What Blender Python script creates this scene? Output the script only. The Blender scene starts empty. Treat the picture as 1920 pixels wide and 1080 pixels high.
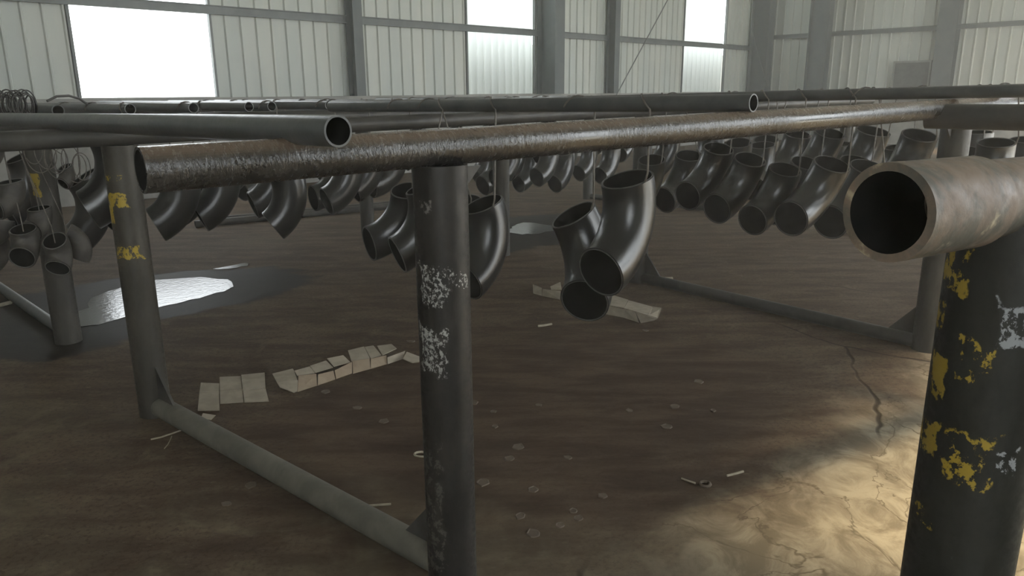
import bpy, bmesh, math, random
from mathutils import Vector, Matrix

random.seed(7)
R = math.radians
scene = bpy.context.scene
COL = scene.collection

# ------------------------------------------------------------------ camera
cam_data = bpy.data.cameras.new('camera')
cam_data.sensor_width = 36.0
cam_data.lens = 26.25
cam_data.clip_start = 0.02
cam = bpy.data.objects.new('camera', cam_data)
COL.objects.link(cam)
cam.location = (0, 0, 1.25)
PITCH, ROLL, YAW = math.atan(367 / 1400), R(-0.44), R(-45)
cam.matrix_world = (Matrix.Translation((0, 0, 1.25)) @ Matrix.Rotation(YAW, 4, 'Z')
                    @ Matrix.Rotation(R(90) - PITCH, 4, 'X') @ Matrix.Rotation(ROLL, 4, 'Z'))
scene.camera = cam

# ------------------------------------------------------------------ sky and sun
world = bpy.data.worlds.new('overcast_sky')
scene.world = world
world.use_nodes = True
bg = world.node_tree.nodes['Background']
bg.inputs['Color'].default_value = (0.93, 0.98, 1.0, 1)
bg.inputs['Strength'].default_value = 4.2

sun_data = bpy.data.lights.new('sun', 'SUN')
sun_data.energy = 7.5
sun_data.angle = R(5.0)
sun_data.color = (1.0, 0.80, 0.50)
sun = bpy.data.objects.new('sun', sun_data)
COL.objects.link(sun)
sun_dir = Vector((-0.45 * math.cos(R(40)), 0.89 * math.cos(R(40)), -math.sin(R(40))))
sun.rotation_euler = sun_dir.to_track_quat('-Z', 'Y').to_euler()
sun.location = (6, -8, 9)

scene.view_settings.view_transform = 'Standard'
scene.view_settings.look = 'None'
scene.view_settings.gamma = 1.0
scene.view_settings.use_curve_mapping = False
scene.view_settings.exposure = 0.28
scene.cycles.adaptive_threshold = 0.04
scene.cycles.max_bounces = 5
scene.cycles.diffuse_bounces = 3
scene.cycles.glossy_bounces = 3
scene.cycles.transmission_bounces = 3
scene.cycles.volume_bounces = 1

# ------------------------------------------------------------------ material helpers
class NT:
    """small wrapper that builds a node material"""
    def __init__(self, name):
        self.mat = bpy.data.materials.new(name)
        self.mat.use_nodes = True
        self.t = self.mat.node_tree
        self.b = self.t.nodes['Principled BSDF']
        self.out = self.t.nodes['Material Output']
    def n(self, kind, **kw):
        nd = self.t.nodes.new(kind)
        for k, v in kw.items():
            setattr(nd, k, v)
        return nd
    def set(self, sock, v):
        if isinstance(v, bpy.types.NodeSocket):
            self.t.links.new(v, sock)
        else:
            sock.default_value = v
    def coord(self, which='Object'):
        return self.n('ShaderNodeTexCoord').outputs[which]
    def mapping(self, vec, scale=(1, 1, 1), rot=(0, 0, 0), loc=(0, 0, 0)):
        m = self.n('ShaderNodeMapping')
        self.set(m.inputs['Vector'], vec)
        m.inputs['Scale'].default_value = scale
        m.inputs['Rotation'].default_value = rot
        m.inputs['Location'].default_value = loc
        return m.outputs[0]
    def noise(self, vec, scale=5, detail=4, rough=0.55, dist=0.0):
        m = self.n('ShaderNodeTexNoise')
        self.set(m.inputs['Vector'], vec)
        m.inputs['Scale'].default_value = scale
        m.inputs['Detail'].default_value = detail
        m.inputs['Roughness'].default_value = rough
        m.inputs['Distortion'].default_value = dist
        return m.outputs['Fac']
    def ramp(self, fac, a, b):
        m = self.n('ShaderNodeMapRange', interpolation_type='SMOOTHSTEP')
        self.set(m.inputs['Value'], fac)
        m.inputs['From Min'].default_value = a
        m.inputs['From Max'].default_value = b
        return m.outputs['Result']
    def math(self, op, a, b=0.0):
        m = self.n('ShaderNodeMath', operation=op)
        self.set(m.inputs[0], a)
        self.set(m.inputs[1], b)
        return m.outputs[0]
    def mix(self, fac, a, b):
        m = self.n('ShaderNodeMix', data_type='RGBA')
        self.set(m.inputs[0], fac)
        self.set(m.inputs[6], a if isinstance(a, bpy.types.NodeSocket) else (*a, 1))
        self.set(m.inputs[7], b if isinstance(b, bpy.types.NodeSocket) else (*b, 1))
        return m.outputs[2]
    def bump(self, h, strength=0.3, dist=0.01, normal=None):
        m = self.n('ShaderNodeBump')
        m.inputs['Strength'].default_value = strength
        m.inputs['Distance'].default_value = dist
        self.set(m.inputs['Height'], h)
        if normal is not None:
            self.set(m.inputs['Normal'], normal)
        return m.outputs[0]
    def base(self, color=None, rough=None, normal=None, metallic=None, spec=None):
        b = self.b
        if color is not None:
            self.set(b.inputs['Base Color'], color if isinstance(color, bpy.types.NodeSocket) else (*color, 1))
        if rough is not None:
            self.set(b.inputs['Roughness'], rough)
        if normal is not None:
            self.set(b.inputs['Normal'], normal)
        if metallic is not None:
            self.set(b.inputs['Metallic'], metallic)
        if spec is not None:
            self.set(b.inputs['Specular IOR Level'], spec)
        return self.mat

def mottled(name, c1, c2, scale=6, rough=(0.45, 0.6), bump=0.15, bump_scale=60, bdist=0.004, lo=0.35, hi=0.68, spec=0.5, stretch=(1, 1, 1)):
    m = NT(name)
    v = m.coord()
    n1 = m.noise(m.mapping(v, stretch), scale, 5, 0.6, 0.3)
    f = m.ramp(n1, lo, hi)
    n2 = m.noise(v, bump_scale, 3, 0.6)
    rr = m.n('ShaderNodeMapRange')
    m.set(rr.inputs['Value'], n2)
    rr.inputs['To Min'].default_value = rough[0]
    rr.inputs['To Max'].default_value = rough[1]
    return m.base(m.mix(f, c1, c2), rr.outputs[0], m.bump(n2, bump, bdist), spec=spec)

M = {}
M['black_paint'] = mottled('black_elbow_paint', (0.007, 0.0075, 0.008), (0.013, 0.013, 0.013), 9, (0.25, 0.34), 0.06, 90, spec=1.0)
M['bright_edge'] = mottled('bare_steel_edge', (0.10, 0.10, 0.095), (0.17, 0.165, 0.155), 30, (0.3, 0.45), 0.05)
M['inner_dark'] = mottled('pipe_inner_shade', (0.006, 0.006, 0.0055), (0.010, 0.009, 0.008), 12, (0.8, 0.9), 0.1, spec=0.15)  # near-black inner walls, shade of the bores put into the colour
def rail_material():
    """black paint with drips, brown dust lying on the upward faces"""
    m = NT('rail_pipe_paint')
    v = m.coord()
    g = m.n('ShaderNodeNewGeometry')
    sp = m.n('ShaderNodeSeparateXYZ')
    m.set(sp.inputs[0], g.outputs['True Normal'])
    n1 = m.noise(m.mapping(v, (0.8, 1, 1)), 7, 5, 0.65, 0.4)
    drip = m.noise(m.mapping(v, (130, 60, 60)), 1.0, 4, 0.65, 0.4)
    up = m.ramp(m.math('ADD', sp.outputs['Z'], m.math('MULTIPLY', m.math('SUBTRACT', n1, 0.5), 0.35)), 0.25, 0.95)
    c = m.mix(m.ramp(n1, 0.35, 0.7), (0.022, 0.021, 0.020), (0.045, 0.041, 0.037))
    c = m.mix(up, c, (0.165, 0.120, 0.085))
    sel = m.ramp(m.noise(m.mapping(v, (1, 1, 1)), 2.2, 2, 0.4), 0.30, 0.62)
    rr = m.ramp(drip, -0.05, 1.8)
    return m.base(c, rr, m.bump(m.math('MULTIPLY', drip, sel), 0.6, 0.006), spec=1.0)
M['rail'] = rail_material()
M['crosspipe'] = mottled('cross_pipe_steel', (0.070, 0.076, 0.076), (0.115, 0.117, 0.112), 7, (0.24, 0.42), 0.12, 70, spec=0.7)
M['farpipe'] = mottled('aged_rack_pipe', (0.040, 0.039, 0.036), (0.078, 0.072, 0.064), 6, (0.38, 0.6), 0.15, 60)
M['floorpipe'] = mottled('dusty_floor_pipe', (0.105, 0.100, 0.080), (0.160, 0.150, 0.120), 8, (0.6, 0.8), 0.15, 70)
M['wire'] = mottled('hanging_wire_steel', (0.12, 0.11, 0.10), (0.22, 0.20, 0.17), 40, (0.45, 0.6), 0.05)
M['rusty'] = mottled('raw_rusty_fitting', (0.040, 0.037, 0.033), (0.085, 0.075, 0.064), 14, (0.45, 0.65), 0.2, 90)
M['column'] = mottled('column_primer_grey', (0.115, 0.135, 0.140), (0.150, 0.165, 0.165), 3, (0.55, 0.7), 0.05)
M['girt'] = mottled('girt_grey_paint', (0.16, 0.18, 0.18), (0.21, 0.225, 0.22), 3, (0.5, 0.65), 0.05)
M['sheet'] = mottled('wall_sheet_offwhite', (0.60, 0.64, 0.60), (0.68, 0.70, 0.64), 2.0, (0.5, 0.6), 0.02, 30, stretch=(1, 1, 0.25))
M['plaster'] = mottled('plinth_render_grey', (0.30, 0.30, 0.28), (0.42, 0.41, 0.38), 3, (0.8, 0.9), 0.2, 40)
M['roof'] = mottled('roof_underside', (0.35, 0.37, 0.36), (0.42, 0.43, 0.41), 2, (0.6, 0.7), 0.02)
M['card'] = mottled('buff_cardboard', (0.35, 0.305, 0.24), (0.44, 0.39, 0.31), 14, (0.85, 0.95), 0.1, 60)
M['cardwarm'] = mottled('warm_cardboard', (0.38, 0.295, 0.215), (0.45, 0.36, 0.265), 14, (0.85, 0.95), 0.1, 60)
M['wood'] = mottled('dry_wood_stick', (0.34, 0.30, 0.22), (0.46, 0.41, 0.31), 30, (0.8, 0.9), 0.1)
M['paintdisc'] = mottled('dried_paint_drop', (0.105, 0.076, 0.055), (0.155, 0.118, 0.088), 40, (0.6, 0.75), 0.1)
M['boxdark'] = mottled('dark_panel', (0.10, 0.105, 0.10), (0.14, 0.145, 0.14), 6, (0.5, 0.6), 0.05)
M['boxframe'] = mottled('panel_frame_grey', (0.26, 0.27, 0.26), (0.32, 0.33, 0.31), 6, (0.5, 0.6), 0.05)
M['yard'] = mottled('yard_pale_render', (0.55, 0.55, 0.52), (0.65, 0.65, 0.62), 2, (0.8, 0.9), 0.1)

def translucent_sheet():
    m = NT('translucent_corrugated_sheet')
    tr = m.n('ShaderNodeBsdfTranslucent')
    tr.inputs['Color'].default_value = (0.86, 0.88, 0.86, 1)
    di = m.n('ShaderNodeBsdfDiffuse')
    di.inputs['Color'].default_value = (0.75, 0.76, 0.72, 1)
    mx = m.n('ShaderNodeMixShader')
    mx.inputs[0].default_value = 0.25
    m.t.links.new(tr.outputs[0], mx.inputs[1])
    m.t.links.new(di.outputs[0], mx.inputs[2])
    m.t.links.new(mx.outputs[0], m.out.inputs['Surface'])
    return m.mat
M['frp'] = translucent_sheet()

def water():
    m = NT('puddle_water')
    v = m.coord()
    n = m.noise(m.mapping(v, (1, 1, 1)), 28, 3, 0.6)
    return m.base((0.015, 0.014, 0.012), 0.16, m.bump(n, 0.35, 0.004), spec=1.0)
M['water'] = water()

def post_material(name, c1, c2, patches):
    """dark paint with flaking paint marks; a patch is (colour, mid angle, half angle, z0, z1, coverage, noise scale)"""
    m = NT(name)
    v = m.coord()
    sp = m.n('ShaderNodeSeparateXYZ')
    m.set(sp.inputs[0], v)
    ang = m.math('ARCTAN2', sp.outputs['Y'], sp.outputs['X'])
    z = sp.outputs['Z']
    col = m.mix(m.ramp(m.noise(m.mapping(v, (1, 1, 0.35)), 14, 5, 0.65), 0.35, 0.7), c1, c2)
    fine = m.noise(v, 70, 4, 0.6)
    for (pc, mid, half, z0, z1, cover, ns) in patches:
        d = m.math('SUBTRACT', ang, R(mid))
        d = m.math('WRAP', d, math.pi)
        d.node.inputs[2].default_value = -math.pi
        wob = m.math('MULTIPLY', m.math('SUBTRACT', m.noise(m.mapping(v, loc=(z1, mid * 0.02, z0)), 26, 4, 0.65), 0.46), 2.0)
        a = m.math('DIVIDE', m.math('ABSOLUTE', d), R(half))
        b = m.math('DIVIDE', m.math('ABSOLUTE', m.math('SUBTRACT', z, (z0 + z1) / 2)), (z1 - z0) / 2)
        e = m.math('ADD', m.math('MAXIMUM', a, b), wob)
        inside = m.ramp(e, 1.05, 0.9)
        flake = m.ramp(m.noise(m.mapping(v, (1, 1, 0.8), loc=(mid * 0.01, z0, 0)), ns, 5, 0.7), 0.62 - cover * 0.3, 0.66 - cover * 0.3)
        col = m.mix(m.math('MULTIPLY', inside, flake), col, pc)
    return m.base(col, m.ramp(fine, -0.5, 1.5), m.bump(fine, 0.15, 0.003))

YEL = (0.42, 0.30, 0.035)
WHT = (0.40, 0.40, 0.38)
DK1, DK2 = (0.014, 0.013, 0.012), (0.034, 0.030, 0.026)
M['post_plain'] = post_material('post_dark_paint', (0.040, 0.038, 0.033), (0.075, 0.070, 0.060), [])
M['post_white'] = post_material('post_white_flakes', DK1, DK2, [
    (WHT, 208, 36, 0.775, 0.87, 0.40, 120), (WHT, 262, 30, 0.81, 0.85, 0.25, 130), (WHT, 200, 36, 0.600, 0.725, 0.42, 120),
    ((0.16, 0.15, 0.14), 196, 16, 0.985, 1.02, 0.35, 90), ((0.085, 0.080, 0.070), 190, 26, 0.05, 0.42, 0.35, 70)])
M['post_yellow'] = post_material('post_yellow_marks', (0.040, 0.036, 0.029), (0.072, 0.064, 0.052), [
    (YEL, 212, 42, 0.852, 0.904, 0.75, 60), (YEL, 182, 16, 0.787, 0.86, 0.75, 60), (YEL, 232, 48, 0.653, 0.703, 0.55, 60),
    (YEL, 210, 40, 0.945, 0.968, 0.35, 60)])
M['post_strip'] = post_material('post_yellow_strip', (0.044, 0.041, 0.035), (0.078, 0.071, 0.061), [(YEL, 228, 20, 0.772, 0.886, 0.8, 60)])
M['post_near'] = post_material('post_yellow_white_marks', (0.016, 0.017, 0.014), (0.030, 0.031, 0.026), [
    (YEL, 133, 22, 0.975, 1.052, 0.55, 45), (YEL, 118, 14, 0.920, 0.965, 0.6, 45), (YEL, 134, 16, 0.828, 0.892, 0.72, 45),
    (YEL, 175, 16, 0.863, 0.93, 0.22, 60), (YEL, 129, 24, 0.735, 0.79, 0.55, 45), (YEL, 184, 26, 0.715, 0.79, 0.33, 50),
    ((0.36, 0.38, 0.40), 208, 18, 0.915, 0.985, 0.55, 50), ((0.36, 0.38, 0.40), 222, 12, 0.74, 0.78, 0.35, 70), (YEL, 132, 25, 0.63, 0.66, 0.3, 45)])

def near_rail_material():
    m = NT('near_rail_rusty_paint')
    v = m.coord()
    n1 = m.noise(m.mapping(v, (1.2, 1, 1)), 14, 6, 0.65, 0.4)
    n2 = m.noise(v, 40, 4, 0.6)
    c = m.mix(m.ramp(n1, 0.38, 0.62), (0.125, 0.118, 0.098), (0.25, 0.185, 0.138))
    c = m.mix(m.ramp(m.noise(m.mapping(v, (1, 1, 1), loc=(3, 1, 2)), 18, 5, 0.6), 0.57, 0.68), c, (0.55, 0.47, 0.32))
    return m.base(c, m.ramp(n2, -0.5, 1.4), m.bump(n2, 0.25, 0.004))
M['near_rail'] = near_rail_material()

def floor_material():
    m = NT('dusty_concrete_floor')
    v = m.coord()
    sp = m.n('ShaderNodeSeparateXYZ')
    m.set(sp.inputs[0], v)
    x, y = sp.outputs['X'], sp.outputs['Y']
    rot = m.mapping(v, (1, 1, 1), (0, 0, R(45)))
    streak = m.noise(m.mapping(rot, (0.7, 2.6, 1)), 3.0, 7, 0.66, 0.25)
    blot = m.noise(m.mapping(rot, (0.8, 1.4, 1)), 0.9, 5, 0.6, 0.3)
    fine = m.noise(v, 34, 5, 0.65)
    mid = m.noise(v, 7, 5, 0.6, 0.5)
    c = m.mix(m.ramp(streak, 0.36, 0.68), (0.080, 0.054, 0.037), (0.150, 0.110, 0.076))
    c = m.mix(m.math('MULTIPLY', m.ramp(blot, 0.50, 0.72), 0.6), c, (0.150, 0.122, 0.083))
    c = m.mix(m.math('MULTIPLY', m.ramp(mid, 0.54, 0.74), 0.5), c, (0.200, 0.158, 0.110))
    grit = m.noise(v, 55, 4, 0.75)
    c = m.mix(m.math('MULTIPLY', m.ramp(grit, 0.52, 0.36), 0.6), c, (0.045, 0.031, 0.022))
    c = m.mix(m.math('MULTIPLY', m.ramp(m.noise(m.mapping(rot, (0.6, 1.6, 1)), 26, 6, 0.75), 0.56, 0.72), 0.5), c, (0.26, 0.21, 0.15))
    # reddish brown paint dust under the rack, its colour darkened to deepen the shade
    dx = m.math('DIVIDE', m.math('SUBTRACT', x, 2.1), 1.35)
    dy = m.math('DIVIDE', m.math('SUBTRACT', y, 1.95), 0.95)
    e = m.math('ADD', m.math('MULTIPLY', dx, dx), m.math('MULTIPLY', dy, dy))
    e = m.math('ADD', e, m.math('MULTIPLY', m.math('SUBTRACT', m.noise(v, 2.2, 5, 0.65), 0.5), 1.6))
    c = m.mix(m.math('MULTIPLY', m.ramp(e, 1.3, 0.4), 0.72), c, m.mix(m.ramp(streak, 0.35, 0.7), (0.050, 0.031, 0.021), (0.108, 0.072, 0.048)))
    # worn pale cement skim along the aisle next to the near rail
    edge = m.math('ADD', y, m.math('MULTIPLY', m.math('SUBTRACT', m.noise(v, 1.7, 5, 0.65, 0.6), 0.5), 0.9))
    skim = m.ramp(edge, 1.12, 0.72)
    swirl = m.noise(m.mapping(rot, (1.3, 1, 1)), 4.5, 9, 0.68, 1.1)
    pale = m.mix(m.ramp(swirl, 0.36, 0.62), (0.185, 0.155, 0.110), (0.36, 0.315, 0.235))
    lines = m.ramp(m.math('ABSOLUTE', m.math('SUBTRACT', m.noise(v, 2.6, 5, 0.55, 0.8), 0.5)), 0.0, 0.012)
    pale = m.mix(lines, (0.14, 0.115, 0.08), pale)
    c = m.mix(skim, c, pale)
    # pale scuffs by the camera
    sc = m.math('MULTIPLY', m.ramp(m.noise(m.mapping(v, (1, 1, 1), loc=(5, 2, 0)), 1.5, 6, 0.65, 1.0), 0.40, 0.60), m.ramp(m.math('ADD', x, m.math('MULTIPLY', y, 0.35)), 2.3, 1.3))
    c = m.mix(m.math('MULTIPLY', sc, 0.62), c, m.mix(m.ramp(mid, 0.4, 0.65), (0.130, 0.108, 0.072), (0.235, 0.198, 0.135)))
    # cracks
    vor = m.n('ShaderNodeTexVoronoi', feature='DISTANCE_TO_EDGE')
    nv = m.n('ShaderNodeTexNoise')
    m.set(nv.inputs['Vector'], v)
    nv.inputs['Scale'].default_value = 3.0
    wv = m.n('ShaderNodeMix', data_type='VECTOR')
    wv.inputs[0].default_value = 0.16
    m.set(wv.inputs[4], v)
    m.set(wv.inputs[5], nv.outputs['Color'])
    m.set(vor.inputs['Vector'], wv.outputs[1])
    vor.inputs['Scale'].default_value = 0.75
    crack = m.math('MULTIPLY', m.ramp(vor.outputs['Distance'], 0.007, 0.0015), m.math('MULTIPLY', m.ramp(m.noise(v, 0.9, 2), 0.44, 0.54), m.ramp(y, 2.1, 1.6)))
    c = m.mix(m.math('MULTIPLY', crack, 0.8), c, (0.022, 0.016, 0.011))
    # damp stains around the puddles
    def damp(cx, cy, rx, ry, a):
        q = m.mapping(m.mapping(v, loc=(-cx, -cy, 0)), (1, 1, 1), (0, 0, R(a)))
        s = m.n('ShaderNodeSeparateXYZ')
        m.set(s.inputs[0], q)
        e = m.math('ADD', m.math('POWER', m.math('DIVIDE', s.outputs['X'], rx), 2.0), m.math('POWER', m.math('DIVIDE', s.outputs['Y'], ry), 2.0))
        e = m.math('ADD', e, m.math('MULTIPLY', m.math('SUBTRACT', m.noise(v, 3.2, 4, 0.6), 0.5), 1.1))
        return m.ramp(e, 1.12, 0.86)
    w = m.math('MAXIMUM', damp(1.62, 4.95, 1.05, 0.62, 14), damp(5.0, 4.75, 1.2, 0.7, 0))
    w = m.math('MAXIMUM', w, damp(1.0, 4.55, 0.42, 0.55, 0))
    c = m.mix(m.math('MULTIPLY', w, 0.9), c, (0.014, 0.013, 0.011))
    rr = m.n('ShaderNodeMapRange')
    m.set(rr.inputs['Value'], w)
    rr.inputs['To Min'].default_value = 0.82
    rr.inputs['To Max'].default_value = 0.62
    h = m.math('ADD', m.math('MULTIPLY', fine, 0.35), m.math('ADD', mid, m.math('MULTIPLY', crack, -1.2)))
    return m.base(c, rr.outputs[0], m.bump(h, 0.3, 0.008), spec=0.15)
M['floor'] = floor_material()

# ------------------------------------------------------------------ object helpers
def link(name, mesh, parent=None, loc=(0, 0, 0), rot=(0, 0, 0)):
    o = bpy.data.objects.new(name, mesh)
    COL.objects.link(o)
    o.location = loc
    o.rotation_euler = rot
    if parent is not None:
        o.parent = parent
    return o

def tag(o, label=None, cat=None, group=None, kind=None):
    if label:
        o['label'] = label
    if cat:
        o['category'] = cat
    if group:
        o['group'] = group
    if kind:
        o['kind'] = kind
    return o

def thing(name, label, cat, loc=(0, 0, 0), rot=(0, 0, 0), group=None):
    return tag(link(name, None, None, loc, rot), label, cat, group)

def finish(bm, name, *mats, smooth_angle=35):
    bmesh.ops.recalc_face_normals(bm, faces=bm.faces)
    for e in bm.edges:
        if len(e.link_faces) == 2 and e.calc_face_angle(0) > R(smooth_angle):
            e.smooth = False
    for f in bm.faces:
        f.smooth = True
    me = bpy.data.meshes.new(name)
    bm.to_mesh(me)
    bm.free()
    for m in mats:
        me.materials.append(m)
    return me

def add_box(bm, x0, x1, y0, y1, z0, z1, mi=0):
    vs = [bm.verts.new((x, y, z)) for x in (x0, x1) for y in (y0, y1) for z in (z0, z1)]
    for idx in ((0, 1, 3, 2), (4, 6, 7, 5), (0, 4, 5, 1), (2, 3, 7, 6), (0, 2, 6, 4), (1, 5, 7, 3)):
        f = bm.faces.new([vs[i] for i in idx])
        f.material_index = mi

def box_mesh(name, mat, *b):
    bm = bmesh.new()
    add_box(bm, *b)
    return finish(bm, name, mat)

def frame_for(d):
    d = d.normalized()
    up = Vector((0, 0, 1)) if abs(d.z) < 0.9 else Vector((1, 0, 0))
    a = d.cross(up).normalized()
    return a, d.cross(a).normalized()

def hollow_pipe(name, p0, p1, ro, wall, m_out, m_in, seg=40, plug=True, rings=1, wobble=0.0):
    """hollow pipe: outer skin, end lips, inner skin"""
    p0, p1 = Vector(p0), Vector(p1)
    a, b = frame_for(p1 - p0)
    bm = bmesh.new()
    rnd = random.Random(len(name))
    def ring(p, r):
        return [bm.verts.new(p + (a * math.cos(t) + b * math.sin(t)) * r) for t in [2 * math.pi * k / seg for k in range(seg)]]
    def skin(A, B, mi):
        for k in range(seg):
            f = bm.faces.new((A[k], A[(k + 1) % seg], B[(k + 1) % seg], B[k]))
            f.material_index = mi
    outer = []
    for i in range(rings + 1):
        t = i / rings
        p = p0.lerp(p1, t)
        if 0 < i < rings:
            p = p + Vector((rnd.uniform(-wobble, wobble), rnd.uniform(-wobble, wobble), rnd.uniform(-wobble, wobble)))
        outer.append(ring(p, ro))
    for A, B in zip(outer, outer[1:]):
        skin(A, B, 0)
    ri = ro - wall
    d = (p1 - p0).normalized()
    i0, i1 = ring(p0, ri), ring(p1, ri)
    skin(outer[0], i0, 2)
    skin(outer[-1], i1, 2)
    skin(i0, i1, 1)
    return finish(bm, name, m_out, m_in, m_out)

def tube(name, pts, r, mat, seg=8):
    """thin solid wire or rod through the points"""
    bm = bmesh.new()
    add_tube(bm, pts, r, seg)
    return finish(bm, name, mat, smooth_angle=60)

def add_tube(bm, pts, r, seg=8):
    pts = [Vector(p) for p in pts]
    prev = None
    a = None
    for i, p in enumerate(pts):
        d = (pts[min(i + 1, len(pts) - 1)] - pts[max(i - 1, 0)]).normalized()
        if a is None:
            a, b = frame_for(d)
        else:
            a = (a - d * a.dot(d)).normalized()
            b = d.cross(a)
        ring = [bm.verts.new(p + (a * math.cos(2 * math.pi * k / seg) + b * math.sin(2 * math.pi * k / seg)) * r) for k in range(seg)]
        if prev:
            for k in range(seg):
                bm.faces.new((prev[k], prev[(k + 1) % seg], ring[(k + 1) % seg], ring[k]))
        else:
            bm.faces.new(list(reversed(ring)))
        prev = ring
    bm.faces.new(prev)

def prism(name, poly, th, mat):
    """flat plate: polygon (list of 3D points, one plane) thickened along its normal"""
    bm = bmesh.new()
    ps = [Vector(p) for p in poly]
    n = Vector((0, 0, 0))
    for i in range(len(ps)):
        n += (ps[i] - ps[0]).cross(ps[(i + 1) % len(ps)] - ps[0])
    n.normalize()
    if n.z < 0:
        n = -n
    A = [bm.verts.new(p + n * th / 2) for p in ps]
    B = [bm.verts.new(p - n * th / 2) for p in ps]
    bm.faces.new(A)
    bm.faces.new(list(reversed(B)))
    for k in range(len(ps)):
        j = (k + 1) % len(ps)
        bm.faces.new((A[k], B[k], B[j], A[j]))
    return finish(bm, name, mat)

# ------------------------------------------------------------------ the hall
WY, EX, FY, LX, ROOF = 9.8, 18.9, -3.2, -8.0, 6.2
SILL = 1.215

bm = bmesh.new()
add_box(bm, LX - .3, EX + .3, FY - .3, WY + .3, -0.25, 0.0)
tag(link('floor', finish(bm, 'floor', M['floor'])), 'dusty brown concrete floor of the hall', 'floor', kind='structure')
bm = bmesh.new()
add_box(bm, LX - .3, EX + .3, FY - .3, WY + .3, ROOF, ROOF + 0.1)
tag(link('ceiling', finish(bm, 'ceiling', M['roof'])), 'grey metal roof underside of the hall', 'ceiling', kind='structure')
# open yard outside the hall
bm = bmesh.new()
add_box(bm, -40, 60, -40, 60, -0.45, -0.26)
tag(link('ground', finish(bm, 'ground', M['yard'])), 'pale yard ground outside the hall', 'ground', kind='structure')

def sheet_mesh(name, w, h, ribs, mat, depth=0.028, wave=False):
    """profiled sheet in the XZ plane, ribs pointing to -Y, 1.2 mm skin doubled to a thin solid"""
    bm = bmesh.new()
    prof = []
    pitch = w / ribs
    for i in range(ribs):
        x = i * pitch
        if wave:
            for k in range(6):
                prof.append((x + pitch * k / 6, -depth * 0.5 * (1 - math.cos(2 * math.pi * k / 6))))
        else:
            prof += [(x + 0.0, 0.0), (x + pitch * 0.80, 0.0), (x + pitch * 0.86, -depth), (x + pitch * 0.94, -depth)]
    prof.append((w, 0.0))
    rows = []
    for off in (0.0, 0.0025):
        for z in (0.0, h):
            rows.append([bm.verts.new((x, y + off, z)) for x, y in prof])
    n = len(prof)
    for a, b in ((0, 1), (2, 3), (0, 2), (1, 3)):
        for k in range(n - 1):
            bm.faces.new((rows[a][k], rows[a][k + 1], rows[b][k + 1], rows[b][k]))
    for k in (0, n - 1):
        bm.faces.new((rows[0][k], rows[1][k], rows[3][k], rows[2][k]))
    me = finish(bm, name, mat, smooth_angle=20)
    return me

SHEET = sheet_mesh('cladding_sheet', 0.84, ROOF - SILL, 4, M['sheet'])

def lay_sheets(parent, s0, s1, n, place):
    for i in range(n):
        s = s0 + (s1 - s0) * i / n
        o = link('cladding_sheet', SHEET, parent)
        o.scale = ((s1 - s0) / n / 0.84, 1, 1)
        place(o, s)

# wall with the bright windows (along X)
bm = bmesh.new()
add_box(bm, LX, EX, WY - 0.02, WY + 0.24, 0, SILL)
wall_back = tag(link('wall_back', finish(bm, 'wall_back', M['plaster'])), 'long wall with rendered plinth and corrugated sheets', 'wall', kind='structure')
bm = bmesh.new()
add_box(bm, LX, EX, WY - 0.06, WY + 0.02, SILL - 0.05, SILL - 0.002)
tag(link('trim_1', finish(bm, 'trim_1', M['plaster'])), 'plinth ledge under the corrugated wall sheets', 'ledge', kind='structure')
WIN = [(2.77, 4.43), (8.77, 10.47), (15.37, 17.27)]
def on_back(o, s):
    o.location = (s, WY + 0.05, SILL)
for a, b, n in ((LX, WIN[0][0], 13), (WIN[0][1], WIN[1][0], 5), (WIN[1][1], WIN[2][0], 6), (WIN[2][1], EX, 2)):
    lay_sheets(wall_back, a, b, n, on_back)
for a, b in WIN:      # sheets above the window heads
    lay = box_mesh('header_sheet', M['sheet'], a, b, WY + 0.045, WY + 0.055, 4.9, ROOF)
    link('header_sheet', lay, wall_back)

# end wall (along Y)
bm = bmesh.new()
add_box(bm, EX, EX + 0.24, 2.87, WY, 0, SILL)
add_box(bm, EX, EX + 0.24, FY, -2.6, 0, SILL)
wall_right = tag(link('wall_right', finish(bm, 'wall_right', M['plaster'])), 'end wall of the hall with corrugated sheets', 'wall', kind='structure')
def on_end(o, s):
    o.location = (EX + 0.05, WY - s, SILL)
    o.rotation_euler = (0, 0, R(-90))
lay_sheets(wall_right, 0, WY - 2.87, 8, on_end)
# big doorway in the rest of the end wall, header above it
link('header_sheet', box_mesh('header_sheet', M['sheet'], EX + 0.05, EX + 0.06, -2.6, 2.87, 4.3, ROOF), wall_right)
link('header_sheet', box_mesh('header_sheet', M['sheet'], EX + 0.05, EX + 0.06, FY, -2.6, SILL, ROOF), wall_right)

# side behind the camera's right, open to the yard
OX0, OX1, OH = 3.8, 14.5, 3.9
bm = bmesh.new()
add_box(bm, LX, -4.6, FY - 0.1, FY, 0, ROOF)
add_box(bm, -4.6, -1.2, FY - 0.1, FY, 0, SILL)  # unseen window opening, added for fill light from behind left
add_box(bm, -4.6, -1.2, FY - 0.1, FY, 4.9, ROOF)
add_box(bm, -1.2, OX0, FY - 0.1, FY, 0, ROOF)
add_box(bm, OX1, EX, FY - 0.1, FY, 0, ROOF)
add_box(bm, OX0, OX1, FY - 0.1, FY, OH, ROOF)
tag(link('wall_front', finish(bm, 'wall_front', M['sheet'])), 'open side of the hall facing the yard', 'wall', kind='structure')
bm = bmesh.new()
add_box(bm, LX - 0.1, LX, FY, WY, 0, ROOF)
tag(link('wall_left', finish(bm, 'wall_left', M['sheet'])), 'closed far side wall of the hall', 'wall', kind='structure')

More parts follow.
